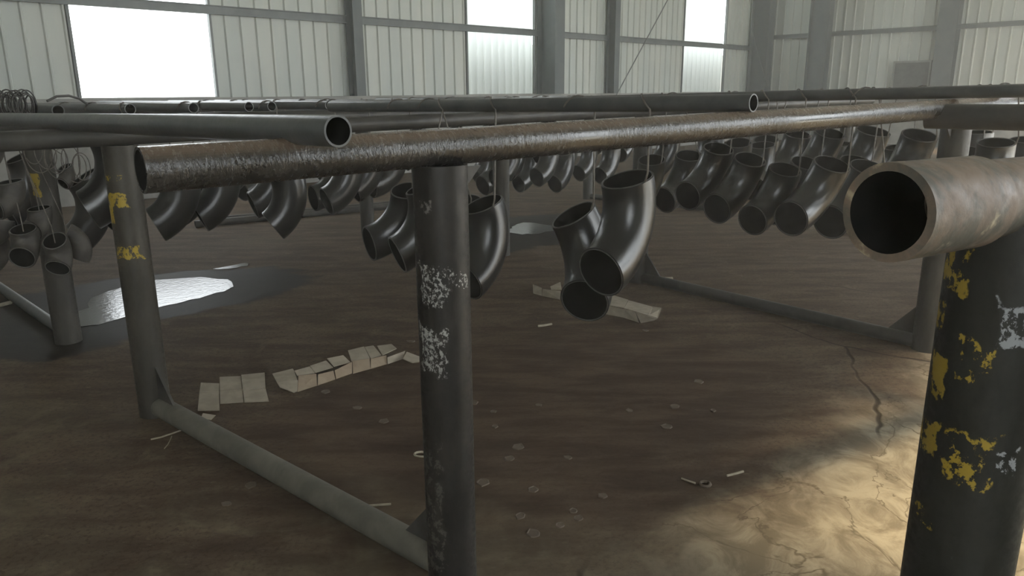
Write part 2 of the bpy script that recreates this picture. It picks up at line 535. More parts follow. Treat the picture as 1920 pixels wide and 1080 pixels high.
# dusty air inside the hall
hz = NT('dusty_air')
hz.t.nodes.remove(hz.b)
vs = hz.n('ShaderNodeVolumeScatter')
vs.inputs['Color'].default_value = (0.97, 0.96, 0.90, 1)
vs.inputs['Density'].default_value = 0.0135
vs.inputs['Anisotropy'].default_value = 0.35
hz.t.links.new(vs.outputs[0], hz.out.inputs['Volume'])
bm = bmesh.new()
add_box(bm, LX + .01, EX - .2, FY + .01, WY - .1, 0.01, ROOF - .01)
tag(link('haze', finish(bm, 'haze', hz.mat)), 'thin dusty haze filling the hall', 'haze', kind='stuff')

# windows: jamb strips, and corrugated translucent sheet low in two of them
FRP = sheet_mesh('light_sheet', 0.85, 3.2, 5, M['frp'], 0.05, wave=True)
win_labels = ['wide open window glaring white over the pipes', 'white window with translucent corrugated sheet beside grey column', 'narrow white window with translucent sheet near the hall corner']
for i, (a, b) in enumerate(WIN):
    w = tag(link('window_%d' % (i + 1), None, None, (a, WY, SILL)), win_labels[i], 'window', kind='structure')
    for x in (0, b - a - 0.03):
        link('window_frame', box_mesh('window_frame', M['girt'], x, x + 0.03, 0.0, 0.06, 0, 3.68), w)
    link('window_sill', box_mesh('window_sill', M['plaster'], 0, b - a, -0.005, 0.2, 0.0, 0.008), w)
    if i:
        for k in range(2):
            o = link('light_sheet', FRP, w, (k * (b - a) / 2, 0.10, 0.0))
            o.scale = ((b - a) / 2 / 0.85, 1, 1)
bm = bmesh.new()
add_box(bm, 6.0, 24.0, WY + 0.75, WY + 0.95, -0.3, 2.15)  # unseen block added to cut sky light on the lower window sheets
tag(link('sky_blocker', finish(bm, 'sky_blocker', M['yard'])), 'low pale unseen wall added outside to dim the lower window sheets', 'wall', kind='structure')

# steel columns and girts
def h_column(label, x, y, rz, depth, flange, h0=0.0, t=0.014):
    """H section: web runs along local Y from the wall into the room"""
    bm = bmesh.new()
    add_box(bm, -t / 2, t / 2, -depth + t, -t, h0, ROOF)
    add_box(bm, -flange / 2, flange / 2, -depth, -depth + t, h0, ROOF)
    add_box(bm, -flange / 2, flange / 2, -t, 0, h0, ROOF)
    return tag(link('steel_column', finish(bm, 'steel_column', M['column']), None, (x, y, 0), (0, 0, rz)), label, 'column', kind='structure')
h_column('grey steel column between open window and corrugated window', 6.50, WY, 0, 0.20, 0.16, SILL)
h_column('broad grey steel column at the edge of the corrugated window', 10.62, WY, 0, 0.45, 0.26, SILL)
h_column('slim grey steel column with brace rod at its foot', 12.62, WY, 0, 0.22, 0.16, SILL)
h_column('dark steel column in the corner of the hall', 18.55, WY, 0, 0.5, 0.3, 0)
h_column('dark steel column with pale edge on the end wall', 18.45, 8.25, 0, 0.02 + 0.45, 0.24, 0)
h_column('faint grey steel column on the end wall beside panel', EX, 5.33, R(-90), 0.3, 0.38, 0)
def girt(label, p0, p1, h=0.11, t=0.05):
    d = Vector(p1) - Vector(p0)
    L = d.length
    bm = bmesh.new()
    add_box(bm, 0, L, -t, 0, h / 2 - 0.012, h / 2)
    add_box(bm, 0, L, -t, 0, -h / 2, -h / 2 + 0.012)
    add_box(bm, 0, L, -0.012, 0, -h / 2 + 0.012, h / 2 - 0.012)
    o = link('wall_girt', finish(bm, 'wall_girt', M['girt']), None, p0, (0, 0, math.atan2(d.y, d.x)))
    return tag(o, label, 'girt', kind='structure')
for a, b, lab in ((LX, 6.42, 'horizontal girt across the open white window'), (6.58, 10.49, 'horizontal girt across the first corrugated window'),
                  (11.0, 12.54, 'short horizontal girt between broad and slim columns'), (12.70, 18.40, 'horizontal girt across the narrow corner window')):
    girt(lab, (a, WY, 2.29), (b, WY, 2.29))
girt('horizontal girt on the end wall behind columns', (EX, WY - 0.02, 2.55), (EX, 2.87, 2.55), 0.1)

# tie rods and the framed panel on the end wall
tag(link('brace_rod', tube('brace_rod', [(12.46, 9.45, 1.18), (14.17, 9.45, 3.14), (16.6, 9.45, 5.9)], 0.012, M['girt'])), 'thin diagonal brace rod rising from the slim column', 'rod')
tag(link('hanging_cable', tube('hanging_cable', [(17.35, 9.2, 6.1), (17.3, 9.2, 2.75), (17.6, 9.2, 2.3), (18.35, 9.2, 1.35), (18.42, 9.2, 1.0)], 0.009, M['girt'])), 'thin cable slanting down beside the corner column', 'cable')
pn = thing('wall_panel', 'dark framed panel hung low on the end wall', 'panel', (EX - 0.01, 6.0, 1.05))
link('panel_board', box_mesh('panel_board', M['boxdark'], -0.07, -0.03, -0.36, 0.36, 0, 0.78), pn)
for b in ((-0.085, -0.02, -0.40, -0.36, -0.02, 0.82), (-0.085, -0.02, 0.36, 0.40, -0.02, 0.82), (-0.085, -0.02, -0.36, 0.36, 0.78, 0.82), (-0.085, -0.02, -0.36, 0.36, -0.02, 0.0)):
    link('frame_strip', box_mesh('frame_strip', M['boxframe'], *b), pn)
link('bracket', box_mesh('bracket', M['boxframe'], -0.03, 0.01, -0.2, 0.2, 0.3, 0.4), pn)

# ------------------------------------------------------------------ pipe racks
def post(parent, x, y, h, r, mat, label=None):
    bm_name = 'post'
    me = hollow_pipe(bm_name, (0, 0, 0), (0, 0, h), r, 0.008, mat, M['inner_dark'], 40)
    o = link('post', me, parent, (x, y, 0))
    if label:
        o['label'] = label
    return o

def rail(parent, p0, p1, r, mat, wall=0.006, name='rail', rings=1, wobble=0.0, label=None):
    p0, p1 = Vector(p0), Vector(p1)
    me = hollow_pipe(name, (0, 0, 0), p1 - p0, r, wall, mat, M['inner_dark'], 48, rings=rings, wobble=wobble)
    o = link(name, me, parent, p0)
    if label:
        o['label'] = label
    return o

def gusset(parent, x, y, z, ang, sx, sz, mat, th=0.01):
    """triangular plate in the vertical plane through heading ang"""
    c, s = math.cos(ang), math.sin(ang)
    o = link('gusset_plate', prism('gusset_plate', [(0, 0, 0), (c * sx, s * sx, 0), (0, 0, sz)], th, mat), parent, (x, y, z))
    return o

H_POST = 1.072
# rack in front (rail resting on the front post, second rail behind it)
rack1 = thing('pipe_rack', 'black pipe rack with the long foreground rail on the white-flaked post', 'pipe rack', (0, 0, 0))
post(rack1, 1.10, 1.33, H_POST + 0.02, 0.0635, M['post_white'], 'dark post with flaking white paint')
post(rack1, 0.96, 3.01, H_POST, 0.0600, M['post_yellow'], 'dark post with yellow paint marks')
post(rack1, 3.93, 1.03, H_POST, 0.0640, M['post_plain'])
post(rack1, 4.08, 2.87, H_POST + 0.03, 0.0600, M['post_plain'])
post(rack1, 6.80, 0.80, H_POST + .04, 0.0600, M['post_plain'])
post(rack1, 6.77, 2.62, H_POST + 0.05, 0.0600, M['post_plain'])
rail(rack1, (0.475, 1.396, 1.122), (7.2, 0.72, 1.205), 0.0415, M['rail'], label='rusty black rail with rough dripped paint')
rail(rack1, (-1.6, 3.14, 1.084), (7.2, 2.60, 1.160), 0.0340, M['farpipe'])
rail(rack1, (3.74, 1.105, 1.132), (3.80, -0.36, 1.134), 0.0540, M['farpipe'], name='cross_beam', label='thick grey beam pipe behind the near rail')
rail(rack1, (1.10 - .003, 1.36, 0.042), (0.965, 2.96, 0.042), 0.0400, M['floorpipe'], name='floor_pipe', label='dusty olive floor pipe')
rail(rack1, (3.925, 1.08, 0.036), (4.075, 2.82, 0.036), 0.0340, M['farpipe'], name='floor_pipe')
rail(rack1, (6.80, 0.85, 0.036), (6.77, 2.52, 0.036), 0.0340, M['farpipe'], name='floor_pipe')
def toward(a, b):
    return math.atan2(b[1] - a[1], b[0] - a[0])
for a, b in (((1.10, 1.33), (0.96, 3.01)), ((0.96, 3.01), (1.10, 1.33)), ((3.93, 1.03), (4.08, 2.87)), ((4.08, 2.87), (3.93, 1.03))):
    t = toward(a, b)
    gusset(rack1, a[0] + 0.055 * math.cos(t), a[1] + 0.055 * math.sin(t), 0.07, t, 0.13, 0.15, M['farpipe'])
# brackets under the rail
for px_, py_, t in ((1.10, 1.33, R(-6)), (3.93, 1.03, R(174))):
    c, s = math.cos(t), math.sin(t)
    x0, y0 = px_ + 0.058 * c, py_ + 0.058 * s
    link('gusset_plate', prism('gusset_plate', [(0, 0, 0), (0.055 * c, 0.055 * s, 0.0), (0, 0, -0.06)], 0.010, M['farpipe']), rack1, (x0, y0, 1.083))
# saddle welded on the rail under the crossing pipe
sad = [(-0.055, 0, 0.0), (0.055, 0, 0.0), (0.04, 0, 0.03), (-0.03, 0, 0.03)]
link('saddle_plate', prism('saddle_plate', sad, 0.05, M['farpipe']), rack1, (0.775, 1.385, 1.148), (0, 0, R(-8)))

# rack behind (carries the small fittings post)
rack2 = thing('pipe_rack', 'darker pipe rack standing behind, its corner post hung with rusty fittings', 'pipe rack', (0, 0, 0))
for x, y, mk in ((0.99, 4.29, 'post_strip'), (4.05, 4.16, 'post_plain'), (3.91, 5.80, 'post_plain'), (0.97, 6.05, 'post_plain'), (7.1, 4.05, 'post_plain'), (7.0, 5.7, 'post_plain')):
    post(rack2, x, y, H_POST, 0.064 if x < 4.5 else 0.058, M[mk])
rail(rack2, (-1.8, 4.40, 1.112), (8.2, 4.02, 1.112), 0.0400, M['farpipe'])
rail(rack2, (-1.8, 6.10, 1.112), (8.2, 5.64, 1.112), 0.0400, M['farpipe'])
rail(rack2, (0.99, 4.36, 0.040), (0.975, 5.99, 0.040), 0.030, M['crosspipe'], name='floor_pipe')
rail(rack2, (4.045, 4.22, 0.036), (3.915, 5.74, 0.036), 0.030, M['farpipe'], name='floor_pipe')
rail(rack2, (7.1, 4.11, 0.036), (7.0, 5.64, 0.036), 0.030, M['farpipe'], name='floor_pipe')

# rack at the right hand with the big open pipe end
rack3 = thing('pipe_rack', 'near pipe rack with big open pipe end and yellow-marked post', 'pipe rack', (0, 0, 0))
post(rack3, 1.175, 0.224, 1.092, 0.0725, M['post_near'], 'black post with yellow and white paint marks')
fd = Vector((0.962, -0.255, -0.004)).normalized()
f0 = Vector((0.905, 0.296, 1.113))
rail(rack3, f0, f0 + fd * 0.165, 0.0575, M['near_rail'], wall=0.010, name='collar_sleeve', label='rust-brown sleeve with open end')
rail(rack3, f0 + fd * 0.150, f0 + fd * 7.0, 0.0510, M['near_rail'], wall=0.006, label='rusty grey near rail')
post(rack3, 4.1, -0.55, 1.04, 0.062, M['post_plain'])

# loose pipes on the floor at the back
for i, (a, b, lab) in enumerate((((2.9, 7.24, 0.036), (4.9, 6.80, 0.036), 'dark loose pipe lying on the floor behind the far rack'),
                                 ((3.0, 7.36, 0.036), (5.2, 6.90, 0.036), 'second dark loose pipe lying on the floor by the plinth'))):
    o = rail(None, a, b, 0.034, M['farpipe'], name='loose_pipe')
    tag(o, lab, 'pipe', 'loose pipes on the floor')

# ------------------------------------------------------------------ cross pipes laid over the racks
CROSS = []   # (x0, x1, y0, y1, z, r) for hanging the elbows

def cross_pipe(x0, y0, z0, x1, y1, z1, r, label, group=None, mat='crosspipe'):
    o = rail(None, (x0, y0, z0), (x1, y1, z1), r, M[mat], wall=0.004, name='cross_pipe')
    tag(o, label, 'pipe', group or 'cross pipes laid over the racks')
    CROSS.append((x0, y0, z0, x1, y1, z1, r))
    return o
cross_pipe(0.757, 1.20, 1.184, 0.800, 4.10, 1.148, 0.0290, 'grey cross pipe with open end lying over the foreground rail')
cross_pipe(2.300, 1.195, 1.211, 2.330, 3.75, 1.180, 0.0290, 'long grey cross pipe whose open end overhangs the dripped rail')
cross_pipe(3.90, 0.10, 1.252, 3.96, 3.4, 1.193, 0.0280, 'thin grey cross pipe with wire loops above the thick beam')
cross_pipe(4.45, 0.85, 1.245, 4.47, 3.3, 1.192, 0.0280, 'second thin cross pipe deeper along the dripped rail')
cross_pipe(4.98, 0.70, 1.250, 5.00, 3.3, 1.192, 0.0280, 'third thin cross pipe deeper along the dripped rail')
cross_pipe(5.42, 0.70, 1.255, 5.44, 3.3, 1.192, 0.0280, 'fourth thin cross pipe deeper along the dripped rail')
ends2 = [(1.04, 'cross pipe on the back rack ending beside the wire coils'), (1.358, 'cross pipe on the back rack ending left of the window middle'), (1.672, 'cross pipe on the back rack ending under the window edge'),
         (1.979, 'cross pipe on the back rack with the raised shiny end'), (2.115, 'cross pipe on the back rack tucked close beside its neighbour'), (2.485, 'cross pipe on the back rack ending below the steel column')]
for x, lab in ends2:
    cross_pipe(x, 4.02, 1.183, x + random.uniform(-.02, .05), 6.45, 1.181, 0.0270, lab)
for x in (2.86, 3.3, 4.5, 4.95, 5.4, 5.8, 6.25, 6.7):
    cross_pipe(x, 4.02, 1.181, x + random.uniform(-.03, .03), 6.35, 1.181, 0.0270, 'cross pipe on the back rack hidden behind the long cross pipe', 'hidden cross pipes of the back rack')

# ------------------------------------------------------------------ hanging elbows
ELBOW = {}
def elbow_meshes(D, key, mat_out, k_r=1.3):
    """90 degree elbow: inlet at the origin facing +Z, outlet facing +X"""
    if (D, key) in ELBOW:
        return ELBOW[(D, key)]
    Rc, ro, wall = k_r * D, D / 2, 0.009 if D > 0.12 else 0.006
    ns, nc = 18, 36
    bm = bmesh.new()
    def ring(phi, r):
        c = Vector((Rc - Rc * math.cos(phi), 0, -Rc * math.sin(phi)))
        u = Vector((math.cos(phi), 0, math.sin(phi)))     # in the bend plane
        return [bm.verts.new(c + u * math.cos(t) * r + Vector((0, 1, 0)) * math.sin(t) * r) for t in [2 * math.pi * k / nc for k in range(nc)]]
    outer = [ring(math.pi / 2 * i / ns, ro) for i in range(ns + 1)]
    inner = [ring(math.pi / 2 * i / ns, ro - wall) for i in range(ns + 1)]
    def skin(A, B, mi):
        for k in range(nc):
            f = bm.faces.new((A[k], A[(k + 1) % nc], B[(k + 1) % nc], B[k]))
            f.material_index = mi
    for i in range(ns):
        skin(outer[i], outer[i + 1], 0)
        skin(inner[i], inner[i + 1], 1)
    skin(outer[0], inner[0], 0)
    skin(outer[-1], inner[-1], 0)
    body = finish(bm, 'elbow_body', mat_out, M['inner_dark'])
    bm = bmesh.new()          # bevelled land, inlet end, in its own ring
    rs = []
    for z, r in ((0.0005, ro - 0.0045), (0.0030, ro - 0.0045), (0.0030, ro - 0.0075), (0.0005, ro - 0.0075)):
        rs.append([bm.verts.new((math.cos(t) * r, math.sin(t) * r, z)) for t in [2 * math.pi * k / nc for k in range(nc)]])
    for i in range(4):
        A, B = rs[i], rs[(i + 1) % 4]
        for k in range(nc):
            bm.faces.new((A[k], A[(k + 1) % nc], B[(k + 1) % nc], B[k]))
    rim = finish(bm, 'bevel_rim', M['bright_edge'])
    ELBOW[(D, key)] = (body, rim)
    return ELBOW[(D, key)]

def nearest_cross(x, y):
    best = None
    for c in CROSS:
        if not (c[1] - 0.02 <= y <= c[4] + 0.02):
            continue
        t = (y - c[1]) / (c[4] - c[1])
        cx = c[0] + (c[3] - c[0]) * t
        cz = c[2] + (c[5] - c[2]) * t
        if best is None or abs(cx - x) < abs(best[0] - x):
            best = (cx, cz, c[6])
    return best

PLACED = []
def elbow(pos, anchor, heading, tilt, D, label, group=None, mat='black_paint', k_r=1.3, name='pipe_elbow', hang=True, wire_side=1, roll=0):
    rot = Matrix.Rotation(R(heading), 3, 'Z') @ Matrix.Rotation(R(tilt), 3, 'Y') @ Matrix.Rotation(R(roll), 3, 'X')
    P = Vector(pos)
    if anchor == 'b':
        P = P - rot @ Vector((k_r * D, 0, -k_r * D))
    PLACED.append(P + rot @ Vector((0.4 * D, 0, -0.9 * D)))
    body, rim = elbow_meshes(D, mat, M[mat], k_r)
    t = thing(name, label, 'pipe elbow', P, (R(roll), R(tilt), R(heading)), group)
    link('elbow_body', body, t)
    link('bevel_rim', rim, t)
    link('bevel_rim', rim, t, (k_r * D, 0, -k_r * D), (0, R(90), 0))
    if hang:
        inv = rot.transposed()
        # hook on the rim, the side nearest the camera's left
        loc_r = Vector((0.12 * D, wire_side * D * 0.49, 0.0))
        rp = P + rot @ loc_r
        c = nearest_cross(rp.x, rp.y)
        if c is None or abs(c[0] - rp.x) > 0.45:
            top = [Vector((rp.x, rp.y, 1.08))]
        else:
            cx, cz, r = c
            rr = r + 0.004
            sgn = -1 if rp.x < cx else 1
            top = [Vector((cx + sgn * rr * math.cos(a), rp.y + 0.012 * k, cz + rr * math.sin(a))) for k, a in enumerate([R(-35 + 26 * q) for q in range(10)])]
        pts = [rp + rot @ Vector((0, -wire_side * 0.016, -0.02)), rp + rot @ Vector((0, 0, 0.008)), rp + rot @ Vector((0, wire_side * 0.006, 0.0)) + Vector((0, 0, 0.035))] + top
        loc = [inv @ (p - P) for p in pts]
        link('hanging_wire', tube('hanging_wire', loc, 0.0038, M['wire'], 6), t)
    return t

# key, x, y, z, anchor end (t inlet / b outlet), heading, tilt, roll, diameter
ELBOWS = [
    ("e1", 2.290, 1.676, 0.932, "t", 182, 17, 3, 0.2),
    ("e2", 2.330, 1.971, 0.761, "t", 203, 20, 23, 0.2),
    ("e3", 2.290, 2.474, 0.760, "t", 182, 22, 6, 0.195),
    ("e4", 2.550, 2.888, 0.716, "t", 170, 5, -10, 0.18),
    ("e5", 2.090, 2.866, 0.500, "b", 160, 20, 0, 0.19),
    ("e6", 2.380, 3.139, 0.758, "t", 165, 10, -18, 0.19),
    ("r00", 3.900, 2.674, 0.840, "t", 177, 18, -10, 0.17),
    ("r0", 4.200, 2.598, 0.851, "t", 177, 15, -14, 0.175),
    ("r1", 3.900, 2.222, 0.929, "t", 177, 12, -18, 0.175),
    ("r2", 3.900, 2.024, 0.879, "t", 177, 13, -20, 0.178),
    ("r3", 3.900, 1.817, 0.837, "t", 177, 13, -18, 0.175),
    ("r4", 3.900, 1.569, 0.880, "t", 177, 10, -22, 0.19),
    ("r5", 4.150, 1.478, 0.851, "t", 177, 12, -20, 0.19),
    ("s1", 4.400, 1.922, 0.830, "t", 177, 12, -20, 0.185),
    ("s2", 4.400, 1.634, 0.853, "t", 177, 12, -18, 0.185),
    ("s3", 4.900, 2.005, 0.980, "t", 177, 10, -18, 0.195),
    ("s4", 4.900, 1.740, 1.001, "t", 177, 8, -16, 0.205),
    ("s5", 4.600, 1.383, 1.001, "t", 177, 14, -16, 0.19),
    ("s6", 5.300, 2.396, 0.943, "t", 177, 10, -14, 0.19),
    ("s7", 5.300, 2.635, 0.897, "t", 177, 18, -8, 0.18),
    ("s8", 5.300, 3.104, 0.879, "t", 177, 16, -10, 0.175),
    ("s9", 4.600, 2.476, 0.916, "t", 177, 18, -8, 0.175),
    ("s10", 4.600, 1.009, 0.975, "t", 190, 14, 0, 0.18),
    ("s11", 5.000, 0.953, 0.974, "t", 190, 10, 0, 0.17),
    ("l1", 1.150, 4.190, 0.686, "b", 165, 24, 0, 0.215),
    ("l2", 1.320, 5.111, 0.400, "b", 172, 34, 0, 0.2),
    ("l3", 1.360, 4.605, 0.540, "b", 180, 34, 0, 0.18),
    ("l4", 1.400, 4.000, 0.600, "b", 165, 24, 0, 0.19),
    ("l5", 1.760, 4.701, 0.538, "b", 165, 22, 0, 0.185),
    ("l6", 1.700, 4.172, 0.589, "b", 165, 24, 0, 0.19),
    ("l7", 2.300, 4.751, 0.530, "b", 165, 18, 0, 0.19),
    ("l8", 2.110, 4.123, 0.488, "b", 160, 34, 0, 0.2),
    ("l9", 2.490, 4.136, 0.593, "b", 168, 18, 0, 0.185),
    ("l10", 2.750, 4.226, 0.635, "b", 168, 24, 0, 0.185),
    ("l11", 0.980, 5.126, 0.591, "b", 185, 24, 0, 0.185),
    ("m1", 4.450, 4.803, 0.462, "b", 176, 16, 0, 0.185),
    ("m2", 5.200, 5.101, 0.386, "b", 178, 14, 0, 0.18),
    ("m3", 5.000, 4.673, 0.496, "b", 180, 14, 0, 0.18),
    ("m4", 5.600, 4.985, 0.360, "b", 182, 16, 0, 0.185),
    ("m5", 6.100, 5.094, 0.419, "b", 178, 16, 0, 0.18),
    ("m6", 5.900, 4.651, 0.438, "b", 178, 18, 0, 0.185),
    ("m7", 4.780, 3.255, 0.685, "b", 172, 18, 0, 0.175),
    ("m8", 6.200, 5.844, 0.419, "b", 180, 16, 0, 0.18),
]
LONG = 'elbows under the long cross pipe'
ROWR = 'elbows in the front row under the thin cross pipe'
DEEP = 'elbows deeper in the rack at the right'
BACKL = 'elbows under the back rack at the left'
FARC = 'elbows far back in the middle'
LBL = {
 'e1': ('large black pipe elbow hanging nearest, overlapping its lower neighbour', LONG),
 'e2': ('black pipe elbow hung lowest, tilted, its dark mouth near the cardboard', LONG),
 'e3': ('black pipe elbow hanging just right of the white-flaked post', LONG),
 'e4': ('black pipe elbow peeking out behind the white-flaked post', LONG),
 'e5': ('black pipe elbow cut off low on the left of the white-flaked post', LONG),
 'e6': ('black pipe elbow with open top left of the white-flaked post', LONG),
 'r00': ('black pipe elbow first in the row right of the large near elbow', ROWR),
 'r0': ('black pipe elbow second in the row right of the large near elbow', ROWR),
 'r1': ('black pipe elbow third in the row, its round mouth highest', ROWR),
 'r2': ('black pipe elbow fourth in the row, mouth half under the rail', ROWR),
 'r3': ('black pipe elbow hung lowest in the right row', ROWR),
 'r4': ('black pipe elbow with wide round mouth beside the lowest one', ROWR),
 'r5': ('black pipe elbow partly hidden behind the big open pipe end', ROWR),
 's1': ('black pipe elbow showing its mouth between the two right row elbows', DEEP),
 's2': ('black pipe elbow behind the wide-mouthed one beside the open pipe end', DEEP),
 's3': ('black pipe elbow with rim lit, just under the rail at the right', DEEP),
 's4': ('black pipe elbow with long bright streak under the rail at the right', DEEP),
 's5': ('hazy black pipe elbow hanging left of the far rack post', DEEP),
 's6': ('black pipe elbow half hidden under the glinting part of the rail', DEEP),
 's7': ('black pipe elbow tilted behind the third row elbow', DEEP),
 's8': ('black pipe elbow high under the rail above the row start', DEEP),
 's9': ('black pipe elbow showing a bright streak over the fourth row elbow', DEEP),
 's10': ('hazy pipe elbow right of the far rack post below the thick beam', DEEP),
 's11': ('hazy pipe elbow at the picture edge below the thick beam', DEEP),
 'l1': ('large black pipe elbow left of the yellow-marked post', BACKL),
 'l2': ('dark pipe elbow hung low beside the strip-marked corner post', BACKL),
 'l3': ('dark pipe elbow directly behind the yellow-marked post', BACKL),
 'l4': ('black pipe elbow just right of the yellow-marked post', BACKL),
 'l5': ('black pipe elbow second to the right of the yellow-marked post', BACKL),
 'l6': ('black pipe elbow with bright curved streak under the rail end', BACKL),
 'l7': ('dark pipe elbow behind the lowest one below the rail', BACKL),
 'l8': ('black pipe elbow hung lowest below the cross pipe end', BACKL),
 'l9': ('black pipe elbow with pale streak below the rail, left of posts', BACKL),
 'l10': ('black pipe elbow left of the open-topped one, behind the rail', BACKL),
 'l11': ('dark pipe elbow at the picture edge beside the rusty fittings', BACKL),
 'm1': ('black pipe elbow between the front post and the slim back post', FARC),
 'm2': ('black pipe elbow right of the slim back post', FARC),
 'm3': ('black pipe elbow with round mouth and bright streak far back', FARC),
 'm4': ('black pipe elbow hung low far back in the middle', FARC),
 'm5': ('dark pipe elbow far back behind the near elbow wires', FARC),
 'm6': ('dark pipe elbow far back left of the large near elbow', FARC),
 'm7': ('black pipe elbow high behind the large near elbow', FARC),
 'm8': ('small dark pipe elbow farthest back behind its neighbours', FARC),
}
for k, x, y, z, an, hd, ti, ro, D in ELBOWS:
    lab, grp = LBL[k]
    elbow((x, y, z), an, hd, ti, D, lab, grp, roll=ro)

# the crowd behind: look-alikes that nothing tells apart
rnd = random.Random(21)
for x in (2.49, 2.86, 3.3, 4.5, 4.95, 5.4, 5.8, 6.25, 6.7):
    for y in (4.55, 4.95, 5.35, 5.8):
        if x > 5 and y < 4.9:
            continue
        yy, zz = y + rnd.uniform(-.08, .08), 0.86 + rnd.uniform(-.1, .1)
        if any((q - Vector((x - 0.05, yy, zz - 0.15))).length < 0.30 for q in PLACED):
            continue
        elbow((x + 0.03, yy, zz), 't', 180 + rnd.uniform(-14, 14), rnd.uniform(5, 28), 0.17 if rnd.random() < .5 else 0.18,
              'black pipe elbow in the dense crowd under the back rack', 'crowd of elbows under the back rack')
for x, y in ((4.98, 1.25), (5.42, 1.3), (5.42, 1.75), (4.98, 2.5), (5.43, 2.15), (4.98, 2.9)):
    elbow((x, y, 0.93 + rnd.uniform(-.07, .07)), 't', 186 + rnd.uniform(-8, 8), rnd.uniform(4, 18), 0.18,
          'black pipe elbow deep between the rails at the right', 'deep elbows between the rails')

# small rusty fittings tied to the corner post
FIT = [
 (0.815, 4.10, 0.865, 't', 195, 10, 0.118, 0.8, 'raw grey-brown fitting highest on the strip-marked post'),
 (0.905, 4.06, 0.735, 't', 215, 10, 0.105, 0.8, 'small open rusty fitting below the grey-brown one'),
 (0.760, 4.12, 0.690, 't', 200, -15, 0.110, 0.8, 'rusty fitting at the outer edge of the tied bunch'),
 (0.800, 3.93, 0.665, 't', 235, 20, 0.115, 0.8, 'plump rusty fitting in the middle of the tied bunch'),
 (0.985, 3.98, 0.615, 't', 160, 60, 0.100, 0.9, 'light worn fitting crossing the strip-marked post'),
 (0.890, 3.84, 0.485, 'b', 232, 38, 0.110, 0.8, 'dark round-mouthed fitting lowest in the tied bunch'),
 (0.740, 4.28, 0.590, 't', 190, 30, 0.110, 0.8, 'dark rusty fitting low behind the bunch'),
 (1.050, 4.10, 0.915, 't', 200, 30, 0.070, 0.8, 'small rusty fitting under the tangled wires'),
 (0.790, 4.18, 1.020, 't', 190, 0, 0.085, 0.8, 'dim rusty fitting near the top of the corner post'),
]
for x, y, z, an, hd, ti, D, kr, lab in FIT:
    t = elbow((x, y, z), an, hd, ti, D, lab, 'rusty fittings tied to the corner post', mat='rusty', k_r=kr, name='rusty_fitting', hang=False)
    t['category'] = 'pipe fitting'
    P = t.location
    rot = t.rotation_euler.to_matrix().transposed()
    link('tie_wire', tube('tie_wire', [rot @ (Vector(p) - P) for p in (P + Vector((0, 0, -0.01)), P + Vector((0.01, 0.06, 0.06)), Vector((P.x * 0.6 + 0.37, 4.33, 1.05)))], 0.0022, M['wire'], 6), t)

# tangled wire below the rail and coils on top of it
rnd = random.Random(5)
def loops(cx, cy, cz, n, rad, spread, pts_per=22, drop=0.0):
    out = []
    a0 = rnd.uniform(0, 6)
    for k in range(n * pts_per):
        a = a0 + 2 * math.pi * k / pts_per
        r = rad * (1 + 0.25 * math.sin(a * 0.37 + a0))
        out.append((cx + spread[0] * (k / (n * pts_per) - 0.5) + r * math.cos(a) * 0.55, cy + spread[1] * math.sin(a * 0.21) , cz + r * math.sin(a) - drop * k / (n * pts_per)))
    return out
tag(link('wire_tangle', tube('wire_tangle', loops(0.0, 0, 0, 9, 0.075, (0.20, 0.05), drop=0.10), 0.0024, M['wire'], 6), None, (1.03, 4.10, 1.0)), 'tangle of thin wire hanging over the strip-marked post', 'wire')
tag(link('wire_coil', tube('wire_coil', loops(0, 0, 0, 16, 0.056, (0.13, 0.03)), 0.0035, M['farpipe'], 6), None, (0.925, 4.24, 1.210)), 'dark bunched wire coil on the back rail below window', 'wire')
tag(link('wire_coil', tube('wire_coil', loops(0, 0, 0, 8, 0.048, (0.34, 0.01)), 0.0030, M['farpipe'], 6), None, (0.72, 4.30, 1.203)), 'loose stretched wire coil running along the back rail', 'wire')
tag(link('bent_rod', tube('bent_rod', [(1.06, 4.26, 1.225), (1.11, 4.28, 1.247), (1.17, 4.30, 1.250), (1.215, 4.3, 1.235), (1.25, 4.3, 1.206)], 0.006, M['farpipe'])), 'short bent rod arching over the back rail', 'rod')

# ------------------------------------------------------------------ on the floor
def outline_disc(name, pts, z0, z1, mat, sub=4, jit=0.03, seed=1):
    rd = random.Random(seed)
    ring = []
    n = len(pts)
    for i in range(n):
        p0, p1, p2, p3 = [Vector((*pts[(i + j - 1) % n], 0)) for j in range(4)]
        for k in range(sub):
            t = k / sub
            q = 0.5 * ((2 * p1) + (p2 - p0) * t + (2 * p0 - 5 * p1 + 4 * p2 - p3) * t * t + (3 * p1 - p0 - 3 * p2 + p3) * t ** 3)
            ring.append((q.x + rd.uniform(-jit, jit), q.y + rd.uniform(-jit, jit)))
    bm = bmesh.new()
    A = [bm.verts.new((x, y, z1)) for x, y in ring]
    B = [bm.verts.new((x, y, z0)) for x, y in ring]
    bm.faces.new(A)
    bm.faces.new(list(reversed(B)))
    for k in range(len(ring)):
        j = (k + 1) % len(ring)
        bm.faces.new((A[k], B[k], B[j], A[j]))
    return finish(bm, name, mat)

